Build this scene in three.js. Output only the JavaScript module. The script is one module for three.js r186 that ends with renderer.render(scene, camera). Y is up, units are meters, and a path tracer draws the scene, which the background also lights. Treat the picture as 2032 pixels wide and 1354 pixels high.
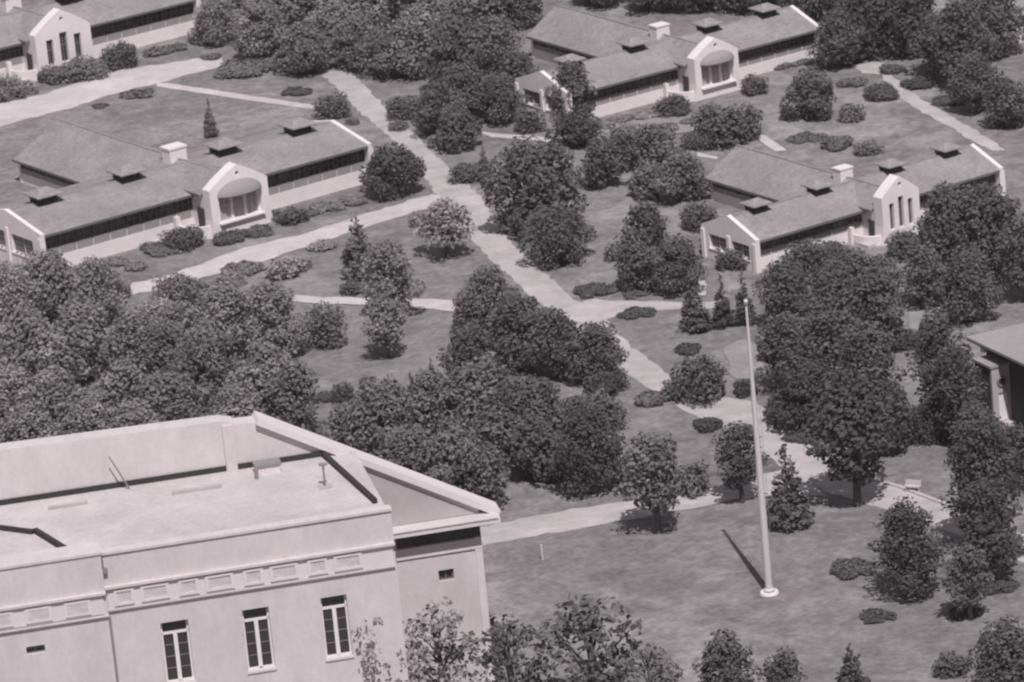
import * as THREE from 'three';
import { mergeGeometries } from 'three/addons/utils/BufferGeometryUtils.js';

// ---------- camera, sky, sun, exposure ----------
const scene = new THREE.Scene();
const camera = new THREE.PerspectiveCamera(7.746, 1024 / 682, 1, 4000);
camera.position.set(0, 127.26, 395);
camera.rotation.order = 'YXZ';
camera.rotation.set(-0.31183, 0, -0.09576);
camera.focus = 100; camera.userData.fStop = 3.2;              // a hand-held aerial lens, a little short of sharp
scene.add(camera);
const renderer = new THREE.WebGLRenderer({ antialias: true });
renderer.toneMapping = THREE.LinearToneMapping;
renderer.toneMappingExposure = 0.95;
renderer.shadowMap.enabled = true;

// bright summer sky, as the old film recorded it: nearly neutral
{
  const W = 256, H = 128, d = new Float32Array(W * H * 4);
  for (let j = 0; j < H; j++) for (let i = 0; i < W; i++) {
    const el = (j + 0.5) / H * Math.PI - Math.PI / 2;
    const up = Math.max(0, Math.sin(el));
    const k = el < 0 ? 0.1 : 0.36 - 0.14 * Math.sqrt(up);
    const o = (j * W + i) * 4;
    d[o] = k * 0.98; d[o + 1] = k * 0.93; d[o + 2] = k * 1.02; d[o + 3] = 1;
  }
  const sky = new THREE.DataTexture(d, W, H, THREE.RGBAFormat, THREE.FloatType);
  sky.mapping = THREE.EquirectangularReflectionMapping;
  sky.magFilter = THREE.LinearFilter; sky.minFilter = THREE.LinearFilter;
  sky.needsUpdate = true;
  scene.background = sky; scene.environment = sky;
}
const sun = new THREE.DirectionalLight(new THREE.Color(1, 0.978, 0.972), 4.0);
sun.position.set(0.17 * 120, 1.58 * 120, 120);
sun.castShadow = true;
sun.shadow.mapSize.set(4096, 4096);
Object.assign(sun.shadow.camera, { left: -160, right: 160, top: 160, bottom: -160, near: 1, far: 600 });
scene.add(sun, sun.target);

scene.fog = new THREE.FogExp2(new THREE.Color(0.80, 0.75, 0.80), 0.00006);   // thin summer haze between the aeroplane and the ground

// ---------- helpers ----------
function rng(seed) { let s = seed >>> 0; return () => { s = (s + 0x6D2B79F5) | 0; let t = Math.imul(s ^ (s >>> 15), 1 | s); t = (t + Math.imul(t ^ (t >>> 7), 61 | t)) ^ t; return ((t ^ (t >>> 14)) >>> 0) / 4294967296; }; }
const used = new Map();
function numbered(n) { const k = used.get(n) ?? 0; used.set(n, k + 1); return k ? `${n}_${String(k).padStart(3, '0')}` : n; }
function shade(o) { o.traverse(m => { if (m.isMesh) { m.castShadow = true; m.receiveShadow = true; } }); return o; }
function thing(name, label, category, pos = [0, 0, 0], turn = 0, group) {
  const o = new THREE.Group(); o.name = numbered(name); o.position.set(...pos); o.rotation.y = turn;
  o.userData = { label, category }; if (group) o.userData.group = group;
  scene.add(o); return o;
}
function part(name, geo, mat, parent) {
  const m = new THREE.Mesh(geo, mat); m.name = name; m.castShadow = m.receiveShadow = true; parent.add(m); return m;
}
function structure(name, geo, mat) { const m = part(numbered(name), geo, mat, scene); m.userData.kind = 'structure'; return m; }
function merge(list) { const l = list.map(g => { const h = g.index ? g.toNonIndexed() : g; return h; }); return mergeGeometries(l, false); }
const geoCache = new Map();
function box(w, h, d, x = 0, y = 0, z = 0, ry = 0) {            // centre x,z ; base y
  const g = new THREE.BoxGeometry(w, h, d); uvBox(g, w, h, d); if (ry) g.rotateY(ry); g.translate(x, y + h / 2, z); return g;
}
function uvBox(g, w, h, d) {                                     // uv in metres
  const uv = g.attributes.uv, s = [[d, h], [d, h], [w, d], [w, d], [w, h], [w, h]];
  for (let f = 0; f < 6; f++) for (let k = 0; k < 4; k++) { const i = f * 4 + k; uv.setXY(i, uv.getX(i) * s[f][0], uv.getY(i) * s[f][1]); }
}
function extrude(pts, depth, holes = []) {                       // outline in x,y extruded towards +z
  const s = new THREE.Shape(pts.map(p => new THREE.Vector2(p[0], p[1])));
  for (const h of holes) s.holes.push(new THREE.Path(h.map(p => new THREE.Vector2(p[0], p[1]))));
  return new THREE.ExtrudeGeometry(s, { depth, bevelEnabled: false });
}
const rect = (x0, y0, x1, y1) => [[x0, y0], [x1, y0], [x1, y1], [x0, y1]];
function slab(a, b, c, d, t) {                                   // thick quad, corners counter-clockwise seen from above, t below
  const P = [a, b, c, d], pos = [], uv = [];
  const A = new THREE.Vector3(...a), B = new THREE.Vector3(...b), D = new THREE.Vector3(...d);
  const ex = B.clone().sub(A), L = ex.length(); ex.normalize(); const ey = D.clone().sub(A); ey.addScaledVector(ex, -ey.dot(ex)).normalize();
  const U = p => { const q = new THREE.Vector3(...p).sub(A); return [q.dot(ex), q.dot(ey)]; };
  const low = P.map(p => [p[0], p[1] - t, p[2]]);
  const tri = (p, q, r) => { for (const v of [p, q, r]) { pos.push(...v); uv.push(...U(v)); } };
  tri(P[0], P[1], P[2]); tri(P[0], P[2], P[3]); tri(low[0], low[2], low[1]); tri(low[0], low[3], low[2]);
  for (let i = 0; i < 4; i++) { const j = (i + 1) % 4; tri(P[i], low[i], low[j]); tri(P[i], low[j], P[j]); }
  const g = new THREE.BufferGeometry();
  g.setAttribute('position', new THREE.Float32BufferAttribute(pos, 3)); g.setAttribute('uv', new THREE.Float32BufferAttribute(uv, 2)); g.computeVertexNormals(); return g;
}

// ---------- textures (grain, mottle, wear) ----------
function lattice(n, seed) { const r = rng(seed), a = new Float32Array(n * n); for (let i = 0; i < n * n; i++) a[i] = r(); return a; }
function tileNoise(N, freqs, seed) {                             // tileable value noise, sum of [cells, weight, stretchX]
  const out = new Float32Array(N * N); let wsum = 0;
  freqs.forEach(([c, w, cy], k) => {
    const n = c, m = cy ?? c, L = new Float32Array(n * m), r = rng(seed + k * 101); for (let i = 0; i < n * m; i++) L[i] = r(); wsum += w;
    for (let y = 0; y < N; y++) {
      const fy = y / N * m, y0 = Math.floor(fy), ty = fy - y0, sy = ty * ty * (3 - 2 * ty), ya = (y0 % m) * n, yb = ((y0 + 1) % m) * n;
      for (let x = 0; x < N; x++) {
        const fx = x / N * n, x0 = Math.floor(fx), tx = fx - x0, sx = tx * tx * (3 - 2 * tx), xa = x0 % n, xb = (x0 + 1) % n;
        const p = L[ya + xa] + (L[ya + xb] - L[ya + xa]) * sx, q = L[yb + xa] + (L[yb + xb] - L[yb + xa]) * sx;
        out[y * N + x] += w * (p + (q - p) * sy);
      }
    }
  });
  for (let i = 0; i < N * N; i++) out[i] /= wsum;
  return out;
}
const TINT = [1.0, 0.96, 0.97];                                // the print's warm mauve cast on every grey
function toTexture(N, f, period, linear) {                       // f(i) -> grey 0..1 (sRGB)
  const d = new Uint8Array(N * N * 4);
  for (let i = 0; i < N * N; i++) { const v = Math.max(0, Math.min(1, f(i))) * 255; for (let c = 0; c < 3; c++) d[i * 4 + c] = linear ? v : Math.min(255, v * TINT[c]); d[i * 4 + 3] = 255; }
  const t = new THREE.DataTexture(d, N, N); t.wrapS = t.wrapT = THREE.RepeatWrapping; t.magFilter = THREE.LinearFilter; t.minFilter = THREE.LinearMipmapLinearFilter; t.generateMipmaps = true;
  t.repeat.set(1 / period, 1 / period); if (!linear) t.colorSpace = THREE.SRGBColorSpace; t.needsUpdate = true; return t;
}
function grey(v) { const c = new THREE.Color(); c.setRGB(v * TINT[0] ** 2.2, v * TINT[1] ** 2.2, v * TINT[2] ** 2.2); return c; }   // linear albedo

// ---------- measured layout (metres) ----------
const REGIONS = [
'at the porch of the upper-left cottage',
'on the lawn before the upper-left cottage',
'in the wood above the top end of the road',
'in the wood left of the upper-right cottage',
'beside the top of the main road',
'around the left cottage',
'on the lawn below the left cottage',
'in the grove below the left cottage',
'in the grove behind the pale hall',
'on the grass left of the road junction',
'in the grove left of the road junction',
'in the grove beside the hall gable',
'on the lawn between path and road',
'around the road junction',
'between the two right-hand cottages',
'on the lawn right of the upper-right cottage',
'in the wood at the upper right',
'before the right-hand cottage',
'in the dark wood beside the flagpole',
'left of the dark-walled building',
'at the right of the front lawn',
'along the bottom edge of the front lawn',
'in the planting beds of the cottages'
];
const PLANTS = [[0,'b',-47.84,-94.05,3.43,1.62,3],
[0,'b',-45.95,-95.7,1.72,1.02,4],
[0,'b',-43.59,-99.25,2.17,1.53,2],
[0,'b',-40.51,-99.63,2.6,2.3,2],
[0,'b',-36.99,-102.84,3.28,2.0,1],
[1,'f',-38.36,-87.74,0.35,0.85,1],
[1,'f',-34.57,-90.18,0.8,1.65,2],
[1,'b',-33.31,-106.35,1.01,1.4,2],
[1,'b',-31.39,-107.53,0.88,1.04,2],
[2,'b',-28.58,-109.5,2.18,1.61,3],
[2,'r',-27.06,-108.33,5.18,2.38,3],
[2,'r',-25.24,-120.08,5.48,3.17,4],
[2,'b',-23.85,-96.21,1.13,3.33,2],
[2,'r',-22.43,-100.38,6.5,2.86,3],
[2,'r',-20.27,-111.45,6.66,3.33,3],
[2,'r',-18.07,-93.3,4.89,2.77,2],
[2,'r',-16.15,-113.94,5.52,3.13,3],
[2,'r',-14.85,-99.84,5.23,3.26,3],
[2,'r',-12.69,-93.37,5.39,2.92,2],
[2,'r',-10.83,-109.68,5.05,3.57,3],
[2,'r',-9.76,-89.23,4.58,2.79,2],
[2,'r',-6.62,-108.5,6.12,3.62,3],
[2,'r',-6.3,-87.92,7.07,3.28,3],
[3,'b',-8.83,-68.6,0.97,0.96,2],
[3,'b',-8.23,-73.03,2.42,2.03,1],
[3,'r',-4.92,-65.51,5.23,2.38,1],
[3,'b',-4.58,-60.74,1.65,1.42,2],
[3,'r',-2.62,-80.1,7.55,3.38,1],
[3,'r',-2.98,-59.33,4.07,2.12,1],
[3,'r',-2.1,-69.4,5.41,2.69,1],
[3,'r',0.03,-103.52,6.03,3.74,2],
[3,'r',1.15,-78.38,7.83,2.93,2],
[3,'r',0.87,-67.82,4.63,2.49,1],
[3,'r',2.75,-75.3,5.09,2.09,1],
[3,'r',4.49,-102.94,4.66,2.0,1],
[3,'b',3.65,-63.47,3.06,1.42,1],
[4,'b',-18.68,-85.9,0.56,1.69,0],
[4,'b',-15.23,-75.39,2.82,1.85,1],
[4,'b',-13.18,-72.13,0.82,0.73,2],
[4,'b',-2.67,-49.06,1.9,1.75,1],
[4,'c',-1.0,-49.27,3.01,0.69,2],
[5,'b',-31.19,-35.87,0.95,1.26,2],
[5,'b',-29.82,-34.91,0.58,1.57,2],
[5,'b',-28.33,-35.85,2.19,1.79,1],
[5,'c',-26.85,-72.38,3.98,0.63,2],
[5,'b',-24.34,-36.56,1.04,1.62,1],
[5,'b',-21.77,-38.18,0.68,1.58,1],
[5,'b',-20.08,-41.94,1.39,0.68,2],
[5,'b',-18.58,-40.54,1.58,1.49,1],
[5,'f',-15.91,-43.71,0.78,1.37,3],
[5,'f',-13.15,-44.65,0.82,1.28,3],
[5,'r',-9.13,-46.5,4.3,3.02,0],
[6,'b',-23.99,-22.96,1.53,1.31,4],
[6,'b',-22.86,-26.69,1.04,1.76,3],
[6,'b',-17.97,-25.47,1.31,1.32,4],
[6,'b',-15.83,-31.63,0.86,1.33,4],
[6,'b',-13.11,-17.38,1.35,1.12,1],
[6,'c',-12.4,-22.1,5.68,1.53,2],
[6,'b',-11.24,-20.85,2.29,1.09,3],
[6,'t',-10.22,1.73,5.3,1.86,3],
[6,'r',-9.79,-9.48,6.9,2.37,3],
[6,'b',-7.03,-36.08,1.39,1.21,3],
[6,'t',-4.93,-25.36,4.98,2.55,4],
[7,'r',-41.85,-13.7,6.82,2.4,4],
[7,'r',-39.36,2.57,7.27,3.09,3],
[7,'r',-39.27,-19.24,5.4,3.03,3],
[7,'r',-35.07,-0.56,6.64,3.03,3],
[7,'r',-34.93,-15.33,5.7,2.41,3],
[7,'b',-33.69,-22.58,2.13,1.53,3],
[7,'r',-30.73,3.31,6.72,2.72,3],
[7,'b',-29.86,-14.49,2.36,1.93,4],
[7,'b',-28.32,-20.52,2.67,2.17,2],
[7,'r',-27.33,1.51,6.5,2.64,3],
[7,'b',-25.21,-18.29,2.74,1.73,2],
[7,'r',-23.55,-2.94,6.21,3.08,3],
[7,'r',-19.55,-1.5,6.69,2.74,3],
[7,'b',-19.23,-23.82,2.13,1.53,4],
[7,'b',-15.45,-3.31,5.0,1.92,2],
[8,'r',-40.14,16.82,7.74,2.44,4],
[8,'r',-38.34,20.53,5.27,2.77,3],
[8,'r',-36.54,17.48,6.66,3.11,3],
[8,'r',-33.55,20.83,5.3,2.57,3],
[8,'r',-30.82,16.46,6.67,3.11,3],
[8,'r',-29.96,21.88,4.87,2.56,3],
[8,'r',-28.14,5.03,5.97,2.46,2],
[8,'r',-26.96,17.92,5.83,2.98,2],
[8,'r',-24.19,11.79,7.02,2.98,2],
[8,'r',-22.08,20.07,4.88,2.57,3],
[8,'r',-19.69,14.92,6.72,2.92,3],
[8,'r',-17.32,19.73,6.37,2.21,2],
[9,'b',-15.55,10.82,0.86,1.01,1],
[9,'b',-13.77,12.15,2.48,0.97,1],
[9,'b',-12.07,9.1,1.54,0.61,1],
[9,'b',-10.24,13.54,1.83,1.2,2],
[9,'c',-8.35,13.77,2.62,0.52,1],
[9,'c',-6.68,9.93,2.64,0.32,1],
[9,'b',-5.15,12.59,2.29,1.13,1],
[10,'t',-3.59,2.18,5.21,1.45,2],
[10,'r',-3.57,9.64,4.61,2.02,1],
[10,'r',-1.83,0.93,6.79,2.48,2],
[10,'b',-1.29,-12.16,2.07,1.49,2],
[10,'r',0.64,8.19,6.54,2.68,1],
[10,'r',3.19,10.92,5.61,2.46,1],
[10,'r',6.48,13.29,5.1,2.33,1],
[10,'b',7.05,15.76,2.2,1.79,0],
[11,'r',-13.39,23.34,3.27,2.16,2],
[11,'r',-10.62,25.53,5.44,3.07,2],
[11,'r',-8.6,37.13,5.79,2.84,2],
[11,'r',-6.66,25.42,6.23,3.19,2],
[11,'r',-5.07,40.38,6.69,2.81,2],
[11,'r',-2.8,26.51,7.1,3.26,2],
[11,'r',-3.07,40.4,5.17,1.8,1],
[11,'r',-1.3,31.51,5.19,2.3,2],
[11,'r',0.81,30.53,6.74,3.04,1],
[11,'r',0.97,35.18,5.14,2.28,1],
[11,'b',2.7,35.17,2.58,1.52,2],
[11,'r',5.02,39.18,7.1,2.49,0],
[11,'b',5.63,23.47,3.09,2.5,1],
[12,'b',7.47,39.53,4.41,1.32,1],
[12,'t',9.36,49.08,7.98,2.4,2],
[12,'b',10.81,19.29,1.0,1.62,2],
[12,'b',12.48,19.13,2.43,1.19,2],
[12,'b',14.17,7.52,0.79,1.22,0],
[12,'b',12.31,41.35,3.33,1.5,2],
[12,'b',14.14,19.49,4.2,2.33,1],
[12,'b',14.38,26.78,1.05,1.24,0],  // shrub added where only a shadow patch lies
[12,'t',15.84,44.34,6.36,1.94,1],
[12,'c',18.88,50.45,6.57,1.43,1],
[13,'b',7.2,-10.5,0.89,1.74,1],
[13,'b',9.58,-19.99,1.83,1.08,2],
[13,'b',10.77,-8.96,0.46,1.27,1],
[13,'r',11.02,-10.48,4.43,1.91,1],
[13,'b',10.57,-3.66,0.49,1.59,0],  // a shadow on the grass, built as a low dark shrub
[13,'r',12.32,-15.46,6.32,2.19,1],
[13,'r',14.17,-8.59,4.77,2.32,1],
[13,'c',15.11,2.09,5.04,1.12,1],
[13,'b',17.4,-26.78,2.79,1.76,1],
[13,'b',15.53,1.83,1.0,1.16,1],
[13,'b',18.37,-20.45,2.57,1.52,1],
[13,'c',17.43,2.0,4.78,0.83,0],
[13,'b',19.42,-14.15,2.09,1.5,1],
[13,'c',19.18,1.88,4.82,0.79,0],
[14,'b',1.35,-30.74,3.37,1.55,1],
[14,'r',3.59,-30.07,8.29,3.97,1],
[14,'r',4.66,-20.33,4.66,2.64,1],
[14,'r',7.76,-65.55,5.65,2.29,1],
[14,'r',7.67,-56.59,3.41,2.11,0],
[14,'b',8.87,-43.73,0.97,1.37,1],
[14,'r',9.51,-42.41,4.45,2.09,1],
[14,'r',11.56,-47.51,3.59,1.84,1],
[14,'b',12.34,-56.47,2.38,1.4,3],
[14,'r',13.66,-37.84,2.76,2.25,2],
[14,'r',14.62,-45.29,4.58,2.1,2],
[14,'b',17.29,-64.61,2.18,1.76,1],
[14,'r',16.42,-35.78,4.3,2.51,2],
[14,'b',19.12,-52.53,1.78,1.62,1],
[14,'b',20.62,-61.07,1.8,1.18,1],
[14,'b',21.67,-53.76,4.45,3.2,1],
[14,'c',21.79,-33.83,2.64,0.81,1],
[14,'b',25.45,-69.43,2.12,1.49,1],
[15,'b',27.59,-59.17,1.69,0.71,2],
[15,'f',28.8,-51.97,0.35,1.76,1],
[15,'r',30.15,-59.06,4.24,2.54,1],
[15,'b',31.31,-48.19,1.18,1.61,2],
[15,'b',33.52,-56.61,1.89,1.41,2],
[15,'b',34.62,-68.88,0.87,1.35,2],
[15,'b',33.79,-45.05,1.36,1.37,2],
[15,'b',36.81,-63.3,1.58,1.76,1],
[16,'r',12.51,-109.53,4.28,3.11,1],
[16,'r',17.51,-105.22,4.84,2.83,1],
[16,'r',22.05,-103.43,4.82,2.82,1],
[16,'r',26.59,-101.85,5.03,3.07,1],
[16,'r',31.25,-102.77,4.07,2.82,1],
[16,'r',34.33,-95.68,4.12,2.78,1],
[16,'r',34.02,-75.77,5.73,2.58,1],
[16,'b',35.44,-77.41,1.15,1.47,1],
[16,'r',37.06,-78.73,6.1,3.43,0],
[16,'b',38.82,-72.07,1.03,1.21,1],
[16,'r',41.43,-77.7,7.27,3.23,0],
[16,'b',40.71,-66.05,1.09,1.53,0],
[16,'r',43.5,-69.38,6.01,2.84,1],
[16,'b',43.23,-59.7,0.48,1.98,0],
[16,'r',44.86,-64.6,8.7,3.1,1],
[16,'r',44.84,-55.44,5.42,2.44,1],
[16,'r',48.71,-74.69,6.78,3.41,1],
[16,'r',46.94,-49.11,4.75,2.04,1],
[16,'r',48.11,-50.32,2.65,1.39,1],
[16,'r',53.2,-84.65,4.78,2.24,0],
[17,'r',24.87,-3.32,5.1,2.55,1],
[17,'b',27.8,-14.16,1.73,1.29,1],
[17,'r',28.44,-1.46,4.35,2.29,1],
[17,'r',30.95,-1.65,3.83,1.67,2],
[17,'b',34.14,-12.5,2.86,1.79,1],
[17,'r',34.12,1.28,5.14,2.15,1],
[17,'b',36.63,-14.31,4.29,1.42,1],
[17,'r',37.25,-6.12,8.07,2.99,1],
[17,'r',37.33,6.18,5.87,2.5,1],
[17,'r',40.28,-3.68,8.56,2.93,1],
[17,'r',42.28,2.61,7.25,1.98,1],
[18,'b',17.9,19.67,1.68,0.99,0],
[18,'b',20.66,11.38,2.48,1.21,0],
[18,'b',20.51,26.56,2.77,2.02,0],
[18,'r',21.36,19.91,6.54,2.61,1],
[18,'r',22.63,4.0,5.89,2.46,1],
[18,'b',21.34,31.25,0.59,1.54,0],
[18,'r',22.25,29.45,5.55,2.67,0],
[18,'r',24.27,25.08,8.86,2.89,1],
[18,'r',25.91,10.54,7.38,2.59,1],
[18,'t',24.13,47.36,10.29,3.26,0],
[18,'r',26.68,32.8,9.26,2.84,1],
[18,'r',29.41,11.83,6.76,2.26,1],
[18,'r',27.52,35.86,5.51,2.44,0],
[18,'b',31.11,11.42,1.8,1.62,0],
[19,'c',32.79,16.09,5.48,0.8,1],
[19,'b',31.16,34.8,3.76,1.61,0],
[19,'r',32.11,32.67,9.66,2.15,0],
[19,'b',35.35,6.83,1.73,1.02,2],
[19,'r',32.86,36.5,8.4,2.02,0],
[19,'b',36.56,5.7,2.95,1.23,1],
[19,'r',34.04,39.81,4.43,1.7,1],
[19,'b',36.07,37.94,2.17,1.52,1],
[20,'b',22.45,60.78,0.92,1.61,1],
[20,'b',23.29,70.21,0.51,1.26,0],  // low dark shrub standing in for a cast shadow
[20,'r',25.92,66.62,7.23,2.32,0],
[20,'b',29.19,71.28,0.63,1.15,0],  // shadow patch given the form of a dark shrub
[20,'t',29.56,72.36,5.56,1.67,1],
[20,'r',32.26,58.93,10.0,2.87,0],
[20,'r',31.54,65.33,7.77,2.37,0],
[20,'b',31.95,66.89,0.58,1.48,0],  // dark shrub shape added for a shadow with no tree above
[20,'b',33.69,60.43,2.5,1.26,1],
[20,'r',36.17,47.2,5.13,1.67,0],
[21,'s',-28.71,87.2,8.92,1.84,3],
[21,'s',-15.68,89.13,8.89,1.99,3],
[21,'s',-10.81,89.48,12.49,2.48,3],
[21,'s',-6.89,81.29,8.32,3.22,3],
[21,'b',-3.84,69.0,3.03,1.57,1],
[21,'s',-2.28,82.46,7.59,2.87,1],
[21,'s',3.14,82.94,8.29,4.21,1],
[21,'s',6.97,84.8,5.64,2.35,2],
[21,'r',11.87,85.0,5.91,2.07,1],
[21,'r',15.74,86.22,4.66,1.6,1],
[21,'c',20.07,88.13,5.25,1.4,0],
[21,'b',27.23,81.59,1.61,1.29,1],
[21,'r',30.28,86.9,5.49,2.34,1],
[22,'f',-34.0,-32.82,0.72,1.12,3],
[22,'f',-32.33,-30.63,0.91,0.98,3],
[22,'f',-27.62,-102.4,0.77,1.03,2],
[22,'f',-19.55,-41.96,0.87,0.91,3],
[22,'f',-17.28,-42.24,0.64,1.0,2],
[22,'f',-14.63,-43.53,0.68,0.91,3],
[22,'f',10.88,-62.22,0.61,0.95,3],
[22,'f',12.4,-64.0,0.73,1.14,3],
[22,'f',14.58,-64.38,0.8,1.24,4],
[22,'f',16.44,-59.63,0.65,1.08,3],
[22,'f',18.66,-60.84,0.81,0.95,3],
[22,'f',28.34,-77.93,0.63,1.22,2],
[22,'f',29.13,-66.92,0.58,1.05,3],
[22,'f',30.6,-78.62,0.53,1.23,2],
[22,'f',26.47,-14.41,0.46,1.07,3],
[22,'f',28.56,-8.98,0.67,0.97,3],];
const PATHS = {main_road:[[-16.26,-91.54],[-14.83,-85.94],[-12.98,-77.86],[-9.85,-66.65],[-6.83,-54.19],[-5.49,-44.17],[-3.92,-37.16],[-2.12,-27.17],[0.27,-17.97],[1.81,-11.94],[3.95,-6.14],[5.61,-0.36],[8.77,11.28],[12.46,20.79],[15.71,28.13],[18.34,34.47],[20.81,41.51],[23.06,44.96],[26.13,48.59],[30.57,55.22],[35.28,63.8],[35.99,58.32],[32.99,53.24],[30.51,49.18],[27.35,43.95],[24.27,40.81],[22.83,35.79],[21.32,30.99],[19.81,25.71],[18.53,21.88],[16.3,19.71],[14.76,18.99],[12.32,13.02],[9.71,4.99],[8.0,-2.35],[6.66,-7.25],[5.57,-9.58],[4.37,-13.71],[2.56,-21.38],[0.66,-28.09],[-0.64,-36.36],[-1.65,-43.18],[-3.79,-51.42],[-6.9,-64.69],[-10.86,-80.84],[-13.54,-92.49],[-14.76,-94.14]],hall_path:[[-4.14,44.21],[3.05,42.26],[9.12,41.54],[14.09,40.48],[18.42,38.32],[20.35,37.96],[22.04,44.67],[16.91,43.2],[13.85,44.0],[9.29,45.14],[2.88,46.61],[-3.49,48.07],[-7.59,49.92],[-7.54,45.65]],junction_path:[[6.02,-10.01],[8.07,-8.35],[13.89,-6.2],[17.19,-5.0],[17.08,-3.35],[13.77,-4.27],[9.57,-4.35],[6.96,-2.68]],left_cottage_walk:[[-34.03,-22.9],[-33.08,-26.3],[-29.16,-28.02],[-25.27,-31.77],[-22.19,-34.46],[-17.71,-36.57],[-12.29,-40.64],[-5.83,-45.61],[-4.05,-42.37],[-5.44,-41.54],[-12.29,-36.81],[-17.67,-32.03],[-22.95,-27.95],[-25.57,-26.4],[-30.77,-23.62]],upper_left_walk:[[-50.58,-91.8],[-44.68,-94.28],[-37.9,-101.25],[-32.29,-102.36],[-26.66,-103.48],[-26.54,-98.98],[-30.55,-96.5],[-33.51,-94.05],[-36.5,-92.81],[-41.29,-88.02],[-45.17,-85.83],[-49.92,-82.49]],thin_garden_path:[[-33.04,-95.06],[-30.96,-93.49],[-16.19,-79.59],[-16.18,-78.09],[-24.2,-85.18],[-32.98,-93.46]],right_lane:[[35.25,-76.06],[37.28,-76.84],[39.22,-74.18],[38.63,-71.73],[39.48,-65.05],[42.94,-53.31],[46.15,-41.45],[44.8,-41.59],[41.44,-52.44],[38.31,-62.91],[37.62,-71.36],[36.0,-72.72]],curved_garden_path:[[-1.71,-65.52],[0.4,-63.68],[3.92,-61.71],[5.29,-60.15],[6.03,-57.08],[5.56,-57.25],[4.79,-59.45],[2.93,-60.64],[-0.1,-62.62]],side_garden_path:[[23.9,-55.25],[25.22,-54.07],[26.72,-48.35],[25.7,-48.37],[24.78,-51.44]],stub_garden_path:[[18.62,-50.53],[20.34,-48.56],[20.27,-47.56],[18.54,-49.36]],lower_cottage_path:[[-19.27,-18.88],[-14.91,-16.46],[-9.73,-14.5],[-3.75,-12.01],[0.06,-10.5],[-0.45,-7.55],[-4.66,-9.45],[-9.75,-12.5],[-14.9,-14.43],[-19.24,-16.69]],gravel_patch:[[17.17,7.31],[18.95,5.46],[20.11,9.55],[19.24,20.84],[17.95,17.94],[16.96,13.8]],bare_earth_patch:[[32.76,-2.25],[34.29,-0.91],[34.09,0.97],[32.48,12.09],[31.78,11.87],[32.8,1.39]],slope_path:[[11.92,-8.82],[14.62,-11.25],[16.73,-10.86],[16.46,-6.65],[13.98,-7.73]],garden_earth_patch:[[9.7,-63.2],[12.67,-65.37],[17.09,-67.04],[20.11,-61.94],[19.12,-57.67],[15.09,-57.35],[11.32,-57.29]]};
const KERB_LINES = [[[24.64,40.91],[27.5,44.33],[30.51,49.18],[32.98,53.34],[35.95,58.62]]];
const COTTAGES = {A: {x: -27.877, z: -46.797, yaw: 0.592, he: 3.701, Lu: 19.228, Lr: 16.191, w: 6.003, hr: 4.903, Lb: 22.855, Lf: 8.578, hg: 6.2, p: 3.09, q: 5.798, hq: 1.577, hs: 4.353}, B: {x: 18.36, z: -75.605, yaw: 0.559, he: 3.114, Lu: 15.711, Lr: 14.366, w: 4.482, hr: 4.59, Lb: 20.299, Lf: 6.802, hg: 5.686, p: 2.577, q: 3.836, hq: 1.929, hs: 4.102}, C: {x: 30.86, z: -22.649, yaw: 0.572, he: 2.777, Lu: 13.92, Lr: 13.277, w: 3.875, hr: 4.234, Lb: 17.056, Lf: 6.185, hg: 5.693, p: 2.024, q: 3.872, hq: 2.022, hs: 4.165}, D: {x: -46.521, z: -108.448, yaw: 0.578, he: 3.704, Lu: 19.026, Lr: 17.639, w: 5.301, hr: 5.498, Lb: 23.285, Lf: 7.586, hg: 6.753, p: 3.236, q: 5.256, hq: 3.854, hs: 4.633}};
const HOUSE = [39.46, 36.81], OUTB = [50.1, -77.4];

// ---------- materials ----------
const M = {};
{
  const N = 2048;
  const a = tileNoise(N, [[14, 0.5], [37, 0.6], [90, 0.55], [230, 0.7], [520, 0.8], [1024, 0.9]], 11);
  const streak = tileNoise(N, [[60, 1, 300], [130, 0.8, 700]], 29);
  const worn = tileNoise(N, [[22, 1], [61, 0.7], [140, 0.5]], 47);
  const g = i => { const w = Math.max(0, Math.min(1, (worn[i] - 0.56) * 7)); return 0.492 + (a[i] - 0.5) * 0.38 + (streak[i] - 0.5) * 0.04 + w * 0.06; };
  M.grass = new THREE.MeshStandardMaterial({ map: toTexture(N, g, 240), bumpMap: toTexture(1024, i => a[(i >> 10) * 2 * N + (i & 1023) * 2], 60, true), bumpScale: 0.05, roughness: 1 });
}
{
  const N = 1024;
  const a = tileNoise(N, [[9, 1], [26, 0.8], [80, 0.6], [256, 0.6], [512, 0.6]], 71);
  const crack = tileNoise(N, [[18, 1, 40], [50, 0.6, 120]], 83);
  M.road = new THREE.MeshStandardMaterial({ map: toTexture(N, i => 0.70 + (a[i] - 0.5) * 0.2 + (crack[i] - 0.5) * 0.09, 40), roughness: 0.95 });
  M.walk = new THREE.MeshStandardMaterial({ map: toTexture(N, i => 0.76 + (a[i] - 0.5) * 0.2 + (crack[i] - 0.5) * 0.06, 31), roughness: 0.95 });
  M.earth = new THREE.MeshStandardMaterial({ map: toTexture(N, i => 0.58 + (a[i] - 0.5) * 0.26, 23), roughness: 1 });
}
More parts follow.
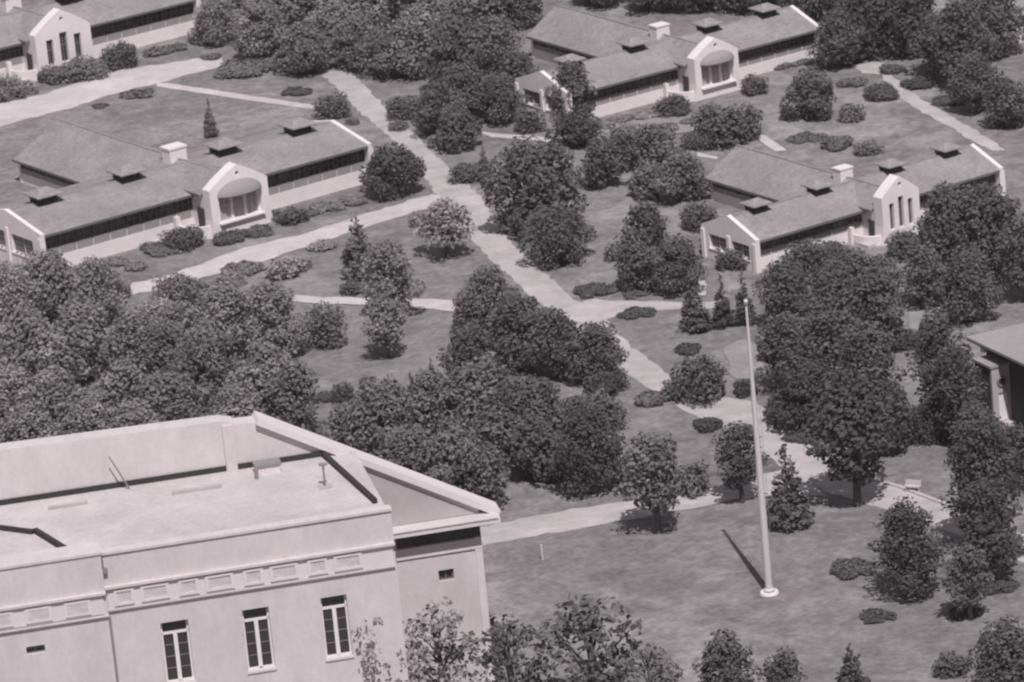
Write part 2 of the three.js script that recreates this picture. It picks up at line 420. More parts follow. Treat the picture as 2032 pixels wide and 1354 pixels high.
{
  const N = 512;
  const a = tileNoise(N, [[5, 1], [17, 0.8], [64, 0.7], [170, 0.8]], 131);
  const course = tileNoise(N, [[40, 1, 64], [90, 0.8, 64]], 151);
  const f = i => { const y = (i >> 9) % 8; return 0.575 + (a[i] - 0.5) * 0.16 + (course[i] - 0.5) * 0.1 - (y === 0 ? 0.05 : 0); };
  M.shingle = new THREE.MeshStandardMaterial({ map: toTexture(N, f, 12), bumpMap: toTexture(N, i => ((i >> 9) % 8) / 8 * 0.6 + course[i] * 0.4, 12, true), bumpScale: 0.02, roughness: 0.95 });
  const g = i => 0.90 + (a[i] - 0.5) * 0.1;
  M.stucco = new THREE.MeshStandardMaterial({ map: toTexture(N, g, 9), bumpMap: toTexture(N, i => a[i], 3, true), bumpScale: 0.006, roughness: 0.95 });
  const st = tileNoise(N, [[7, 1, 3], [23, 0.8, 6], [90, 0.5, 20]], 171);
  M.stone = new THREE.MeshStandardMaterial({ map: toTexture(N, i => 0.80 + (a[i] - 0.5) * 0.1 + (st[i] - 0.5) * 0.08, 16), bumpMap: toTexture(N, i => a[i], 4, true), bumpScale: 0.006, roughness: 0.95 });
  M.frieze = new THREE.MeshStandardMaterial({ map: toTexture(N, i => 0.85 + (a[i] - 0.5) * 0.08, 11), roughness: 0.9 });
  M.relief = new THREE.MeshStandardMaterial({ map: toTexture(N, i => 0.83 + (a[i] - 0.5) * 0.16, 2.3), bumpMap: toTexture(N, i => a[i], 1.6, true), bumpScale: 0.05, roughness: 0.95 });
  M.deck = new THREE.MeshStandardMaterial({ map: toTexture(N, i => 0.75 + (a[i] - 0.5) * 0.18, 19), roughness: 0.95 });
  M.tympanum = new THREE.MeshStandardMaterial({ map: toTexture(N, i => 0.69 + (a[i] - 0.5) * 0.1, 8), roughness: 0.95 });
  M.paleRoof = new THREE.MeshStandardMaterial({ map: toTexture(N, i => 0.62 + (a[i] - 0.5) * 0.1, 14), roughness: 0.9 });
  M.darkWoodAndShade = new THREE.MeshStandardMaterial({ map: toTexture(N, i => 0.28 + (st[i] - 0.5) * 0.14, 6), roughness: 0.9 });  // dark wood; on walls, piers and bands its darkness stands in for shade
  M.bark = new THREE.MeshStandardMaterial({ map: toTexture(N, i => 0.34 + (st[i] - 0.5) * 0.25, 2), roughness: 1 });
}
M.tar = new THREE.MeshStandardMaterial({ color: grey(0.035), roughness: 0.8 });
M.louver = new THREE.MeshStandardMaterial({ color: grey(0.05), roughness: 0.9 });
M.glass = new THREE.MeshStandardMaterial({ color: grey(0.045), roughness: 0.18 });
M.frame = new THREE.MeshStandardMaterial({ color: grey(0.55), roughness: 0.7 });
M.darkFrame = new THREE.MeshStandardMaterial({ color: grey(0.2), roughness: 0.7 });
M.white = new THREE.MeshStandardMaterial({ color: grey(0.78), roughness: 0.7 });
M.pole = new THREE.MeshStandardMaterial({ color: grey(0.62), roughness: 0.5 });
M.rope = new THREE.MeshStandardMaterial({ color: grey(0.3), roughness: 0.9 });
M.metal = new THREE.MeshStandardMaterial({ color: grey(0.25), roughness: 0.6 });
M.fascia = new THREE.MeshStandardMaterial({ color: grey(0.14), roughness: 0.9 });
const LEAF = [0.09, 0.135, 0.195, 0.28, 0.35].map(v => new THREE.MeshPhysicalMaterial({ transmission: 0.3, thickness: 0, color: grey(v), vertexColors: true, roughness: 0.95, side: THREE.DoubleSide }));  // glare over the left-hand groves is put into the lighter leaf tones

// ---------- ground, roads, paths ----------
{
  const g = new THREE.PlaneGeometry(2400, 2400, 1, 1); g.rotateX(-Math.PI / 2);
  const uv = g.attributes.uv, p = g.attributes.position; for (let i = 0; i < uv.count; i++) uv.setXY(i, p.getX(i), -p.getZ(i));
  structure('lawn', g, M.grass);
}
function sheet(pts, y, seed, wob = 0.22) {                       // ground outline with an uneven, grown-over edge
  const r = rng(seed), out = [];
  for (let i = 0; i < pts.length; i++) {
    const a = pts[i], b = pts[(i + 1) % pts.length], L = Math.hypot(b[0] - a[0], b[1] - a[1]), n = Math.max(1, Math.round(L / 0.9));
    for (let k = 0; k < n; k++) { const t = k / n; out.push(new THREE.Vector2(a[0] + (b[0] - a[0]) * t + (r() - 0.5) * wob * 2, -(a[1] + (b[1] - a[1]) * t + (r() - 0.5) * wob * 2.6))); }
  }
  const g = new THREE.ShapeGeometry(new THREE.Shape(out)); g.rotateX(-Math.PI / 2); g.translate(0, y, 0); return g;
}
{
  let k = 0;
  for (const [name, pts] of Object.entries(PATHS)) {
    const m = name === 'main_road' ? M.road : /patch/.test(name) ? M.earth : /hall|junction|lane/.test(name) ? M.road : M.walk;
    structure(name, sheet(pts, 0.012 + 0.005 * k, 500 + k, /garden/.test(name) ? 0.06 : 0.2), m); k++;
  }
  for (const line of KERB_LINES) {
    const segs = [];
    for (let i = 0; i + 1 < line.length; i++) { const [a, b] = [line[i], line[i + 1]], L = Math.hypot(b[0] - a[0], b[1] - a[1]); segs.push(box(L - 0.02, 0.16, 0.3, (a[0] + b[0]) / 2, 0, (a[1] + b[1]) / 2, -Math.atan2(b[1] - a[1], b[0] - a[0]))); }
    structure('kerb', merge(segs), M.walk);
  }
}

// ---------- cottages ----------
M.blind = new THREE.MeshStandardMaterial({ color: grey(0.34), roughness: 0.6 });
M.curtain = new THREE.MeshStandardMaterial({ color: grey(0.16), roughness: 0.4 });
M.litSash = new THREE.MeshStandardMaterial({ color: grey(0.3), roughness: 0.9 });  // grey painted for the sunlit lower part of the windows
function windowUnit(w, h, parent, x, y, z, ry, frameMat = M.darkFrame, glass = M.glass) {      // frame + pane, face towards local +z
  const key = `win${w.toFixed(2)}_${h.toFixed(2)}`;
  if (!geoCache.has(key)) {
    const t = 0.09, f = merge([box(w, t, 0.12, 0, 0, 0), box(w, t, 0.12, 0, h - t, 0), box(t, h - 2 * t, 0.12, -w / 2 + t / 2, t, 0), box(t, h - 2 * t, 0.12, w / 2 - t / 2, t, 0), box(0.06, h - 2 * t, 0.1, 0, t, 0), box(w / 2 - t - 0.03, 0.06, 0.1, -w / 4 + t / 2 - 0.015, h * 0.55, 0), box(w / 2 - t - 0.03, 0.06, 0.1, w / 4 - t / 2 + 0.015, h * 0.55, 0)]);
    geoCache.set(key, [f, box(w - 0.1, h - 0.1, 0.03, 0, 0.05, -0.045)]);
  }
  const [f, p] = geoCache.get(key);
  const m = part('window', f, frameMat, parent); m.position.set(x, y, z); m.rotation.y = ry; part('pane', p, glass, m); return m;
}
function windowRun(o, x0, z0, x1, z1, sill, head, n) {                         // low wall, windows between piers, head beam; outside on the right of x0->x1
  const L = Math.hypot(x1 - x0, z1 - z0), ry = -Math.atan2(z1 - z0, x1 - x0), T = 0.3;
  const P = s => [x0 + (x1 - x0) * s / L, z0 + (z1 - z0) * s / L];
  const put = (name, w, h, s, y, mat, t = T) => { const [x, z] = P(s); part(name, box(w, h, t, x, y, z, ry), mat, o); };
  put('low_wall', L, sill, L / 2, 0, M.stucco);
  put('head_beam', L, 0.22, L / 2, head, M.darkWoodAndShade);  // beam and piers are dark: the eave shade is in their colour
  const ap = (head - sill) * 0.38, sill2 = sill + ap;
  const step = L / n, pw = Math.min(0.26, step * 0.16);
  for (let i = 0; i <= n; i++) { const s = Math.min(L - pw / 2, Math.max(pw / 2, i * step)); put('pier', pw, head - sill2, s, sill2, M.darkWoodAndShade, T - 0.02); put('lit_sash_post', pw * 0.6, ap, s, sill, M.frame, T - 0.06); }  // dark above, pale below: eave shade and sunlit foot painted on each pier
  for (let i = 0; i < n; i++) { const a = i * step + (i ? pw / 2 : pw), b = (i + 1) * step - (i < n - 1 ? pw / 2 : pw); const [x, z] = P((a + b) / 2); windowUnit(b - a, head - sill2, o, x, sill2, z, ry); part('lit_sash_panel', box(b - a, ap, 0.16, x, sill, z, ry), M.litSash, o); }  // grey panel stands in for the sunlit foot of the window
}
function gableRoof(o, name, along, a0, a1, c, half, ridge, eave, t = 0.16) {   // along 'x' or 'z'
  const f = (s, k, y) => along === 'x' ? [s, y, c + k] : [c + k, y, s];
  for (const sd of [1, -1]) {
    const q = [f(a0, sd * half, eave), f(a1, sd * half, eave), f(a1, 0, ridge), f(a0, 0, ridge)];
    const flip = (along === 'x') === (sd === 1);
    part(name, slab(...(flip ? q : [q[1], q[0], q[3], q[2]]), t), M.shingle, o);
    const L = a1 - a0, fb = along === 'x' ? box(L, 0.2, 0.05, (a0 + a1) / 2, eave - 0.22, c + sd * (half + 0.026)) : box(0.05, 0.2, L, c + sd * (half + 0.026), eave - 0.22, (a0 + a1) / 2);
    part('fascia', fb, M.fascia, o);
  }
  part('ridge_cap', along === 'x' ? box(a1 - a0, 0.06, 0.26, (a0 + a1) / 2, ridge - 0.045, c) : box(0.26, 0.06, a1 - a0, c, ridge - 0.045, (a0 + a1) / 2), M.shingle, o);
}
function endWall(o, x, w, he, hr, sgn) {                                       // raised gable end at local x, outside towards sgn
  const up = 0.14, sill = he * 0.34, head = he * 0.8, a = 0.34 * w;
  const holes = [rect(-w * 0.74, sill, -w * 0.1, head), rect(w * 0.1, sill, w * 0.74, head)];
  const g = extrude([[-w, 0], [w, 0], [w, he + up], [0, hr + up], [-w, he + up]], 0.42, holes);
  g.rotateY(sgn < 0 ? -Math.PI / 2 : Math.PI / 2); g.translate(x - sgn * 0.0, 0, 0);
  const wall = part('end_wall', g, M.stucco, o);
  for (const s of [-1, 1]) {
    const zc = s * w * 0.42; windowUnit(w * 0.64, head - sill, o, x + sgn * 0.16, sill, zc, sgn < 0 ? -Math.PI / 2 : Math.PI / 2, M.frame, M.curtain);
    part('sill', box(0.5, 0.1, w * 0.68, x + sgn * 0.24, sill - 0.1, zc), M.white, o);
  }
  for (const zc of [-w + 0.22, 0, w - 0.22]) part('pilaster', box(0.14, he * 0.92, zc ? 0.44 : 0.4, x + sgn * 0.485, 0, zc), M.stucco, o);
}
function ventilator(o, x, ridge, s) {
  const v = part('ridge_ventilator', box(1.5 * s, 0.75 * s + 0.5, 1.7 * s, x, ridge - 0.5, 0), M.louver, o);
  const y0 = ridge + 0.06 * s;
  const sl = []; for (let k = 0; k < 3; k++) { const y = y0 + k * 0.19 * s; sl.push(box(1.62 * s, 0.05, 0.1, x, y, 0.9 * s), box(1.62 * s, 0.05, 0.1, x, y, -0.9 * s), box(0.1, 0.05, 1.7 * s, x - 0.8 * s, y, 0), box(0.1, 0.05, 1.7 * s, x + 0.8 * s, y, 0)); }
  part('slats', merge(sl), M.louver, v);
  const a = 1.2 * s, b = 1.3 * s, y = ridge + 0.66 * s, top = y + 0.46 * s, r = 0.35 * s, t = 0.1;
  const c = [[x - a, y, -b], [x - a, y, b], [x + a, y, b], [x + a, y, -b]], R0 = [x - r, top, 0], R1 = [x + r, top, 0];
  part('cap', merge([slab(c[1], c[2], R1, R0, t), slab(c[3], c[0], R0, R1, t), slab(c[0], c[1], R0, [x - r, top, -0.001], t), slab(c[2], c[3], R1, [x + r, top, 0.001], t)]), M.shingle, v);
}
function frontGable(o, c, hood) {
  const { p, hg, hs, Lf } = c, T = 1.2, pts = [[-p - 0.28, 0], [p + 0.28, 0], [p + 0.08, 0.8], [p, 1.6], [p, hs]];
  for (let k = 1; k <= 8; k++) { const t = k / 8; pts.push([p * (1 - t) , hs + (hg - hs) * (t + 0.05 * Math.sin(t * Math.PI))]); }
  for (let k = 7; k >= 0; k--) { const t = k / 8; pts.push([-p * (1 - t), hs + (hg - hs) * (t + 0.05 * Math.sin(t * Math.PI))]); }
  pts.push([-p, 1.6], [-p - 0.08, 0.8]);
  const holes = [], wins = [];
  if (hood) {
    const a = p * 0.72, sill = hs * 0.28, sp = hs * 0.86, h = [[-a, sill], [a, sill], [a, sp]];
    for (let k = 1; k < 10; k++) { const t = k / 10 * Math.PI; h.push([a * Math.cos(t), sp + p * 0.26 * Math.sin(t)]); }
    h.push([-a, sp]); holes.push(h);
  } else for (const [x, w, top] of [[-p * 0.5, p * 0.24, hs * 0.84], [0, p * 0.27, hs * 0.94], [p * 0.5, p * 0.24, hs * 0.84]]) { holes.push(rect(x - w / 2, hs * 0.28, x + w / 2, top)); wins.push([x, w, hs * 0.28, top]); }
  const vent = []; for (let k = 0; k < 10; k++) { const t = -k / 10 * 2 * Math.PI; vent.push([0.2 * Math.cos(t), hs + (hg - hs) * 0.55 + 0.2 * Math.sin(t)]); } holes.push(vent);
  const g = extrude(pts, T, holes); g.translate(0, 0, Lf - T); part('front_gable', g, M.stucco, o);
  part('gable_vent', (() => { const v = new THREE.CylinderGeometry(0.24, 0.24, 0.06, 12); v.rotateX(Math.PI / 2); v.translate(0, hs + (hg - hs) * 0.55, Lf - 0.3); return v; })(), M.darkFrame, o);
  if (!hood) for (const [x, w, a, b] of wins) windowUnit(w, b - a, o, x, a, Lf - 0.32, 0);
  else {
    const a = p * 0.72, sill = hs * 0.28, sp = hs * 0.86, zb = Lf - 0.45, n = 3, mw = 0.2, ww = (2 * a - mw * (n + 1)) / n;
    for (let k = 0; k <= n; k++) part('mullion', box(mw, sp - sill - 0.02, 0.3, -a + mw / 2 + k * (ww + mw), sill + 0.01, zb), M.white, o);
    part('lintel', box(2 * a, p * 0.3, 0.26, 0, sp - 0.01, zb - 0.02), M.stucco, o);
    for (let k = 0; k < n; k++) windowUnit(ww, sp - sill - 0.02, o, -a + mw + ww / 2 + k * (ww + mw), sill + 0.01, zb, 0, M.frame, M.blind);
    part('window_sill', box(2 * a + 0.3, 0.12, 0.5, 0, sill - 0.13, Lf + 0.1), M.white, o);
    const pos = [], idx = [], nu = 14, nv = 6, hb = sp - 0.05;                  // curved hood over the windows
    for (let lay = 0; lay < 2; lay++) for (let j = 0; j <= nv; j++) for (let i = 0; i <= nu; i++) {
      const t = i / nu * Math.PI, x = -a * 1.04 * Math.cos(t), s = Math.sin(t), v = j / nv;
      const top = hb + p * 0.36 * s, out = (0.1 + 0.95 * s) * Math.sin(v * Math.PI / 2), y = hb + (top - hb) * Math.cos(v * Math.PI / 2) - 0.06 * v - lay * 0.07;
      pos.push(x, y, Lf - 0.02 + out);
    }
    const W = nu + 1, S = W * (nv + 1);
    for (let j = 0; j < nv; j++) for (let i = 0; i < nu; i++) { const q = j * W + i; idx.push(q, q + W, q + 1, q + 1, q + W, q + W + 1, S + q, S + q + 1, S + q + W, S + q + 1, S + q + W + 1, S + q + W); }
    for (let i = 0; i < nu; i++) { const q = nv * W + i; idx.push(q, S + q, q + 1, q + 1, S + q, S + q + 1); }
    const hg2 = new THREE.BufferGeometry(); hg2.setAttribute('position', new THREE.Float32BufferAttribute(pos, 3)); hg2.setIndex(idx); hg2.computeVertexNormals(); part('window_hood', hg2, M.paleHood, o);
  }
}
M.paleHood = new THREE.MeshStandardMaterial({ color: grey(0.3), roughness: 0.9 });
function cottage(c, label, hood) {
  const o = thing('cottage', label, 'cottage', [c.x, 0, c.z], c.yaw, 'low white cottages with grey roofs');
  const { Lu, Lr, w, he, hr, Lb, Lf, p, q, hq } = c, s = he / 3.3, wall = w - 0.85, E = 0.45;
  // long wing: low walls with window strips, front and back, left and right of the cross wing
  const fp = p - 0.2, sill = he * 0.36, head = he * 0.88;
  windowRun(o, -Lu + E, wall, -fp - 0.15, wall, sill, head, Math.round((Lu - fp) / 1.75));
  windowRun(o, fp + 0.15, wall, Lr - E, wall, sill, head, Math.round((Lr - fp) / 1.75));
  windowRun(o, -q + 0.7, -wall, -Lu + E, -wall, sill, head, Math.round((Lu - q) / 1.9));
  windowRun(o, Lr - E, -wall, q - 0.7, -wall, sill, head, Math.round((Lr - q) / 1.9));
  gableRoof(o, 'roof_slope', 'x', -Lu + E, Lr - E, 0, w, hr, he);
  endWall(o, -Lu + E, w, he, hr, -1); endWall(o, Lr - E, w, he, hr, 1);
  // cross wing behind
  windowRun(o, -q + 0.6, -Lb + 0.3, -q + 0.6, -w + 0.9, hq * 0.42, hq * 0.9, Math.round((Lb - w) / 1.9));
  windowRun(o, q - 0.6, -w + 0.9, q - 0.6, -Lb + 0.3, hq * 0.42, hq * 0.9, Math.round((Lb - w) / 1.9));
  const eb = extrude([[-q + 0.4, 0], [q - 0.4, 0], [q - 0.4, hq - 0.05], [0, hr - 0.25], [-q + 0.4, hq - 0.05]], 0.35); eb.translate(0, 0, -Lb + 0.15); part('rear_gable', eb, M.stucco, o);
  gableRoof(o, 'rear_roof_slope', 'z', -Lb, -0.6, 0, q, hr + 0.05, hq);
  // projecting front bay
  const fe = Math.max(he + 0.15, hr - (hr - he) * 1.0), fh = p + 0.35;
  for (const sd of [-1, 1]) part('bay_wall', box(0.3, fe - 0.1, Lf - 1.21 - wall + 0.16, sd * (p - 0.2), 0, (wall - 0.16 + Lf - 1.21) / 2), M.stucco, o);
  gableRoof(o, 'bay_roof_slope', 'z', -0.6, Lf - 1.21, 0, fh, hr + 0.09, fe + 0.1);
  frontGable(o, c, hood);
  // entrance stoop left of the bay: pier, door and curved low wall
  part('door', box(0.95 * s, 2.1 * s, 0.1, 0, 0.2, 0), M.darkWoodAndShade, o).position.set(-p + 0.02 - 0.06, 0, (wall + Lf) / 2);
  o.children[o.children.length - 1].rotation.y = Math.PI / 2;
  part('pier', box(0.42 * s, 1.75 * s, 0.42 * s, -p - 1.75 * s, 0, wall + 0.55), M.stucco, o);
  const arc = []; for (let k = 0; k <= 10; k++) { const t = k / 10 * Math.PI / 2; arc.push([-p - 1.75 * s + 1.7 * s * (1 - Math.cos(t)), -(wall + 0.75 + (Lf - wall - 1.0) * Math.sin(t))]); }
  for (let k = 10; k >= 0; k--) { const t = k / 10 * Math.PI / 2; arc.push([-p - 1.75 * s + 0.3 + (1.7 * s - 0.3) * (1 - Math.cos(t)), -(wall + 0.75 + (Lf - wall - 1.35) * Math.sin(t))]); }
  const ag = extrude(arc, 1.0 * s); ag.rotateX(-Math.PI / 2); part('stoop_wall', ag, M.stucco, o);
  part('stoop_floor', box(2.0 * s, 0.25, Lf - wall - 0.9, -p - 0.75 * s, 0, (wall + Lf) / 2), M.walk, o);
  // chimney and ridge ventilators
  const cz = Lf - 0.34 * (Lf + Lb), ch = part('chimney', box(1.6 * s, 1.35 * s, 1.3 * s, 0, hr - 0.5 * s, cz), M.white, o);
  part('chimney_cap', box(1.75 * s, 0.16 * s, 1.45 * s, 0, hr + 0.85 * s, cz), M.white, ch);
  for (const f of [0.116, 0.362, 0.655, 0.885]) ventilator(o, -Lu + f * (Lu + Lr), hr, s);
  return o;
}
Object.assign(COTTAGES.A, { hq: 2.3, q: 5.4 }); Object.assign(COTTAGES.B, { hq: 2.25, q: 3.9 }); Object.assign(COTTAGES.C, { hq: 2.1, q: 3.8 }); Object.assign(COTTAGES.D, { hq: 2.6 });
cottage(COTTAGES.A, 'low white cottage left of the main road, hood over its front gable windows', true);
cottage(COTTAGES.B, 'low white cottage at the top right of the photo, curved hood over its porch windows', true);
cottage(COTTAGES.C, 'low white cottage half hidden by trees, above the flagpole', false);
cottage(COTTAGES.D, 'low white cottage cut off by the upper left corner, plain gable with three narrow windows', false);

// ---------- the pale hall ----------
{
  const o = thing('hall', 'large pale flat-roofed hall with a decorated frieze, in the lower left', 'hall', [-3.72, 0, 74.98], 0.17);
  const V = 14, DH = 17.88, x0 = -26.45, x1 = -7.55, XL = -45;
  // front wall with tall windows
  const wn = [[-23.15, -21.35], [-17.85, -16.1], [-12.72, -11.0]], holes = wn.map(([a, b]) => rect(a, 8.9, b, 13.15));
  const fw = extrude([[x0, 0], [x1, 0], [x1, 18.35], [x0, 18.35]], 0.6, holes); fw.translate(0, 0, V - 0.6); part('front_wall', fw, M.stone, o);
  for (const [a, b] of wn) {
    const w = b - a, xc = (a + b) / 2, T = 0.14;
    const f = part('window', merge([box(w, 0.16, T, xc, 12.2, V - 0.42), box(0.26, 3.3, T, xc, 8.9, V - 0.42), box(0.12, 4.25, T, a + 0.06, 8.9, V - 0.42), box(0.12, 4.25, T, b - 0.06, 8.9, V - 0.42), box(w - 0.24, 0.12, T, xc, 8.9, V - 0.42), box(w - 0.24, 0.1, T, xc, 13.05, V - 0.42)]), M.white, o);
    for (const sd of [-1, 1]) { part('pane', box(w / 2 - 0.25, 3.18, 0.04, xc + sd * (w / 4 + 0.005), 9.02, V - 0.47), M.glass, f); for (const y of [0.8, 1.6, 2.4]) part('glazing_bar', box(w / 2 - 0.26, 0.05, 0.06, xc + sd * (w / 4 + 0.005), 9.02 + y, V - 0.44), M.darkFrame, f); }
    part('pane', box(w - 0.26, 0.69, 0.04, xc, 12.36, V - 0.47), M.glass, f);
    part('sill', box(w + 0.16, 0.12, 0.62, xc, 8.77, V - 0.22), M.stone, o);
  }
  // frieze with panels, mouldings, attic
  part('frieze_band', box(x1 - x0 - 0.3, 1.36, 0.12, (x0 + x1) / 2, 14.7, V + 0.06), M.frieze, o);
  let px = x0 + 0.55, k = 0;
  while (px < x1 - 1.2) { const w = k % 2 ? 1.85 : 1.3; if (px + w > x1 - 0.35) break; part('frieze_panel', extrude(rect(px, 14.86, px + w, 15.92), 0.1, [rect(px + 0.2, 15.02, px + w - 0.2, 15.76)]).translate(0, 0, V + 0.12), M.frieze, o); part('panel_relief', box(w - 0.42, 0.72, 0.05, px + w / 2, 15.03, V + 0.125), M.relief, o); px += w + (k % 2 ? 0.62 : 0.42); k++; }
  part('upper_moulding', box(x1 - x0, 0.16, 0.34, (x0 + x1) / 2, 16.08, V + 0.17), M.stone, o);
  part('lower_moulding', box(x1 - x0 - 0.2, 0.12, 0.2, (x0 + x1) / 2, 14.56, V + 0.1), M.stone, o);
  part('coping', box(x1 - x0 + 0.1, 0.16, 0.85, (x0 + x1) / 2, 18.36, V - 0.3), M.stone, o);
  part('side_wall', box(0.6, DH - 0.06, V - 0.65, x1 - 0.3, 0, (V - 0.65) / 2), M.stone, o);
  // deck, tarred upstands, edge kerbs
  part('roof_deck', box(x1 - XL, 0.05, V - 0.65, (x1 + XL) / 2, DH - 0.05, (V - 0.65) / 2), M.deck, o);
  part('tar_flashing', box(-9.7 + 32, 0.36, 0.14, (-9.7 - 32) / 2, DH, 0.1), M.tar, o);
  { const dx = -8.05 + 9.72, dz = 10.9, L = Math.hypot(dx, dz); part('tarred_kerb', box(L, 0.34, 0.3, -8.9, DH, 5.5, -Math.atan2(dz, dx)), M.tar, o); }
  part('tarred_kerb', merge([box(5.2, 0.34, 0.3, -29.0, DH, 9.0, -1.25), box(4.4, 0.3, 0.26, -31.6, DH, 5.2, -0.75)]), M.tar, o);
  // raised rear gable wall with raking cornice
  const rake = (x) => 20.9 + (x + 13.63) * (12.1 - 20.9) / (1.6 + 13.63);
  const gw = extrude([[XL, 0], [0.38, 0], [0.38, rake(0.38) - 0.3], [-13.63, 20.9], [-15.4, 20.95], [-15.4, 21.1], [-16.3, 21.35], [XL, 21.9]], 1.5, [rect(-2.78, 7.7, -1.72, 8.5), rect(-2.95, 1.95, -2.1, 3.05)]); gw.translate(0, 0, -1.5);
  part('rear_wall', gw, M.stone, o);
  part('tympanum', extrude([[-7.4, 12.2], [0.3, 12.2], [-7.4, rake(-7.4) - 0.75]], 0.07).translate(0, 0, -0.02), M.tympanum, o);
  { const a = [-13.9, 21.05], b = [1.75, 12.0], L = Math.hypot(b[0] - a[0], b[1] - a[1]), g = new THREE.BoxGeometry(L, 0.42, 2.0); g.rotateZ(Math.atan2(b[1] - a[1], b[0] - a[0])); g.translate((a[0] + b[0]) / 2, (a[1] + b[1]) / 2, -0.62); part('raking_cornice', g, M.frieze, o); }
  part('wall_pilaster', box(0.75, 3.2, 0.3, -15.9, DH, 0.15), M.stone, o);
  part('horizontal_cornice', merge([box(7.9, 0.34, 1.35, -2.35, 11.72, 0.62), box(7.5, 0.12, 0.9, -2.5, 11.6, 0.45)]), M.frieze, o);
  part('cornice_shade_band', box(5.72, 1.05, 0.16, -2.55, 10.55, 0.08), M.darkWoodAndShade, o);  // dark strip put in for the deep shade under the cornice
  part('moulding', box(7.6, 0.08, 1.5, -2.35, 12.07, 0.62), M.stone, o);
  part('string_band', box(5.9, 0.75, 0.12, -2.6, 9.7, 0.06), M.frieze, o);
  for (const [xa, xb, ya, yb] of [[-2.78, -1.72, 7.7, 8.5], [-2.95, -2.1, 1.95, 3.05]]) windowUnit(xb - xa, yb - ya, o, (xa + xb) / 2, ya, -0.3, 0);
  part('corner_quoin', box(0.5, 11.2, 0.1, 0.12, 0, 0.05), M.frieze, o);
  part('rear_block', box(-14.2 - XL, 17, 8, (XL - 14.2) / 2, 0, -5.52), M.stone, o);
  // wing standing forward at the left
  const lw = extrude([[XL, 0], [x0 - 0.02, 0], [x0 - 0.02, 18.75], [XL, 18.75]], 1.9, [rect(-31.9, 12.75, -30.7, 13.3)]); lw.translate(0, 0, V - 1.0); part('left_wing_wall', lw, M.stone, o);
  windowUnit(1.2, 0.55, o, -31.3, 12.75, V + 0.55, 0);
  part('left_frieze', box(x0 - XL - 0.4, 1.3, 0.1, (x0 + XL) / 2, 14.75, V + 0.95), M.frieze, o);
  for (let q = x0 - 1.9; q > XL; q -= 2.5) { part('frieze_panel', extrude(rect(q - 0.85, 14.9, q + 0.85, 15.9), 0.08, [rect(q - 0.65, 15.06, q + 0.65, 15.74)]).translate(0, 0, V + 1.0), M.frieze, o); part('panel_relief', box(1.28, 0.66, 0.05, q, 15.07, V + 1.03), M.relief, o); }
  part('left_moulding', merge([box(x0 - XL, 0.16, 0.3, (x0 + XL) / 2, 16.08, V + 1.05), box(x0 - XL, 0.1, 0.2, (x0 + XL) / 2, 14.56, V + 1.0)]), M.stone, o);
  part('left_coping', box(x0 - XL + 0.15, 0.16, 2.1, (x0 + XL) / 2 + 0.07, 18.76, V - 0.05), M.stone, o);
  part('downpipe', merge([box(0.16, 14.2, 0.16, x0 + 0.13, 0, V + 0.1), box(0.3, 0.3, 0.3, x0 + 0.2, 17.2, V + 0.16)]), M.metal, o);
  // things fixed on the deck
  const pipe = (x, z, h, r) => { const g = new THREE.CylinderGeometry(r, r, h, 10); g.translate(x, DH + h / 2, z); return g; };
  const vp = part('vent_pipe', pipe(-10.6, 6.2, 1.5, 0.07), M.metal, o); part('cowl', box(0.55, 0.12, 0.3, -10.6, DH + 1.5, 6.2), M.metal, vp); part('flashing', box(0.9, 0.06, 0.9, -10.6, DH, 6.2), M.tympanum, vp);
  const hb = part('roof_hatch', box(1.6, 0.55, 1.0, -13.7, DH, 1.5), M.frieze, o); part('hatch_lid', box(1.8, 0.14, 1.2, -13.7, DH + 0.55, 1.5), M.metal, hb);
  part('vent_stub', pipe(-14.6, 2.6, 0.7, 0.14), M.metal, o);
  const mg = new THREE.CylinderGeometry(0.045, 0.06, 2.7, 8); mg.translate(0, 1.35, 0); mg.rotateZ(0.42); mg.translate(-22.9, DH, 0.7); part('mast', mg, M.metal, o);
  part('duct', box(3.3, 0.22, 0.3, -18.7, DH, 3.2), M.tympanum, o);
  part('duct', box(2.6, 0.2, 0.3, -27.2, DH, 2.4), M.tympanum, o);
}

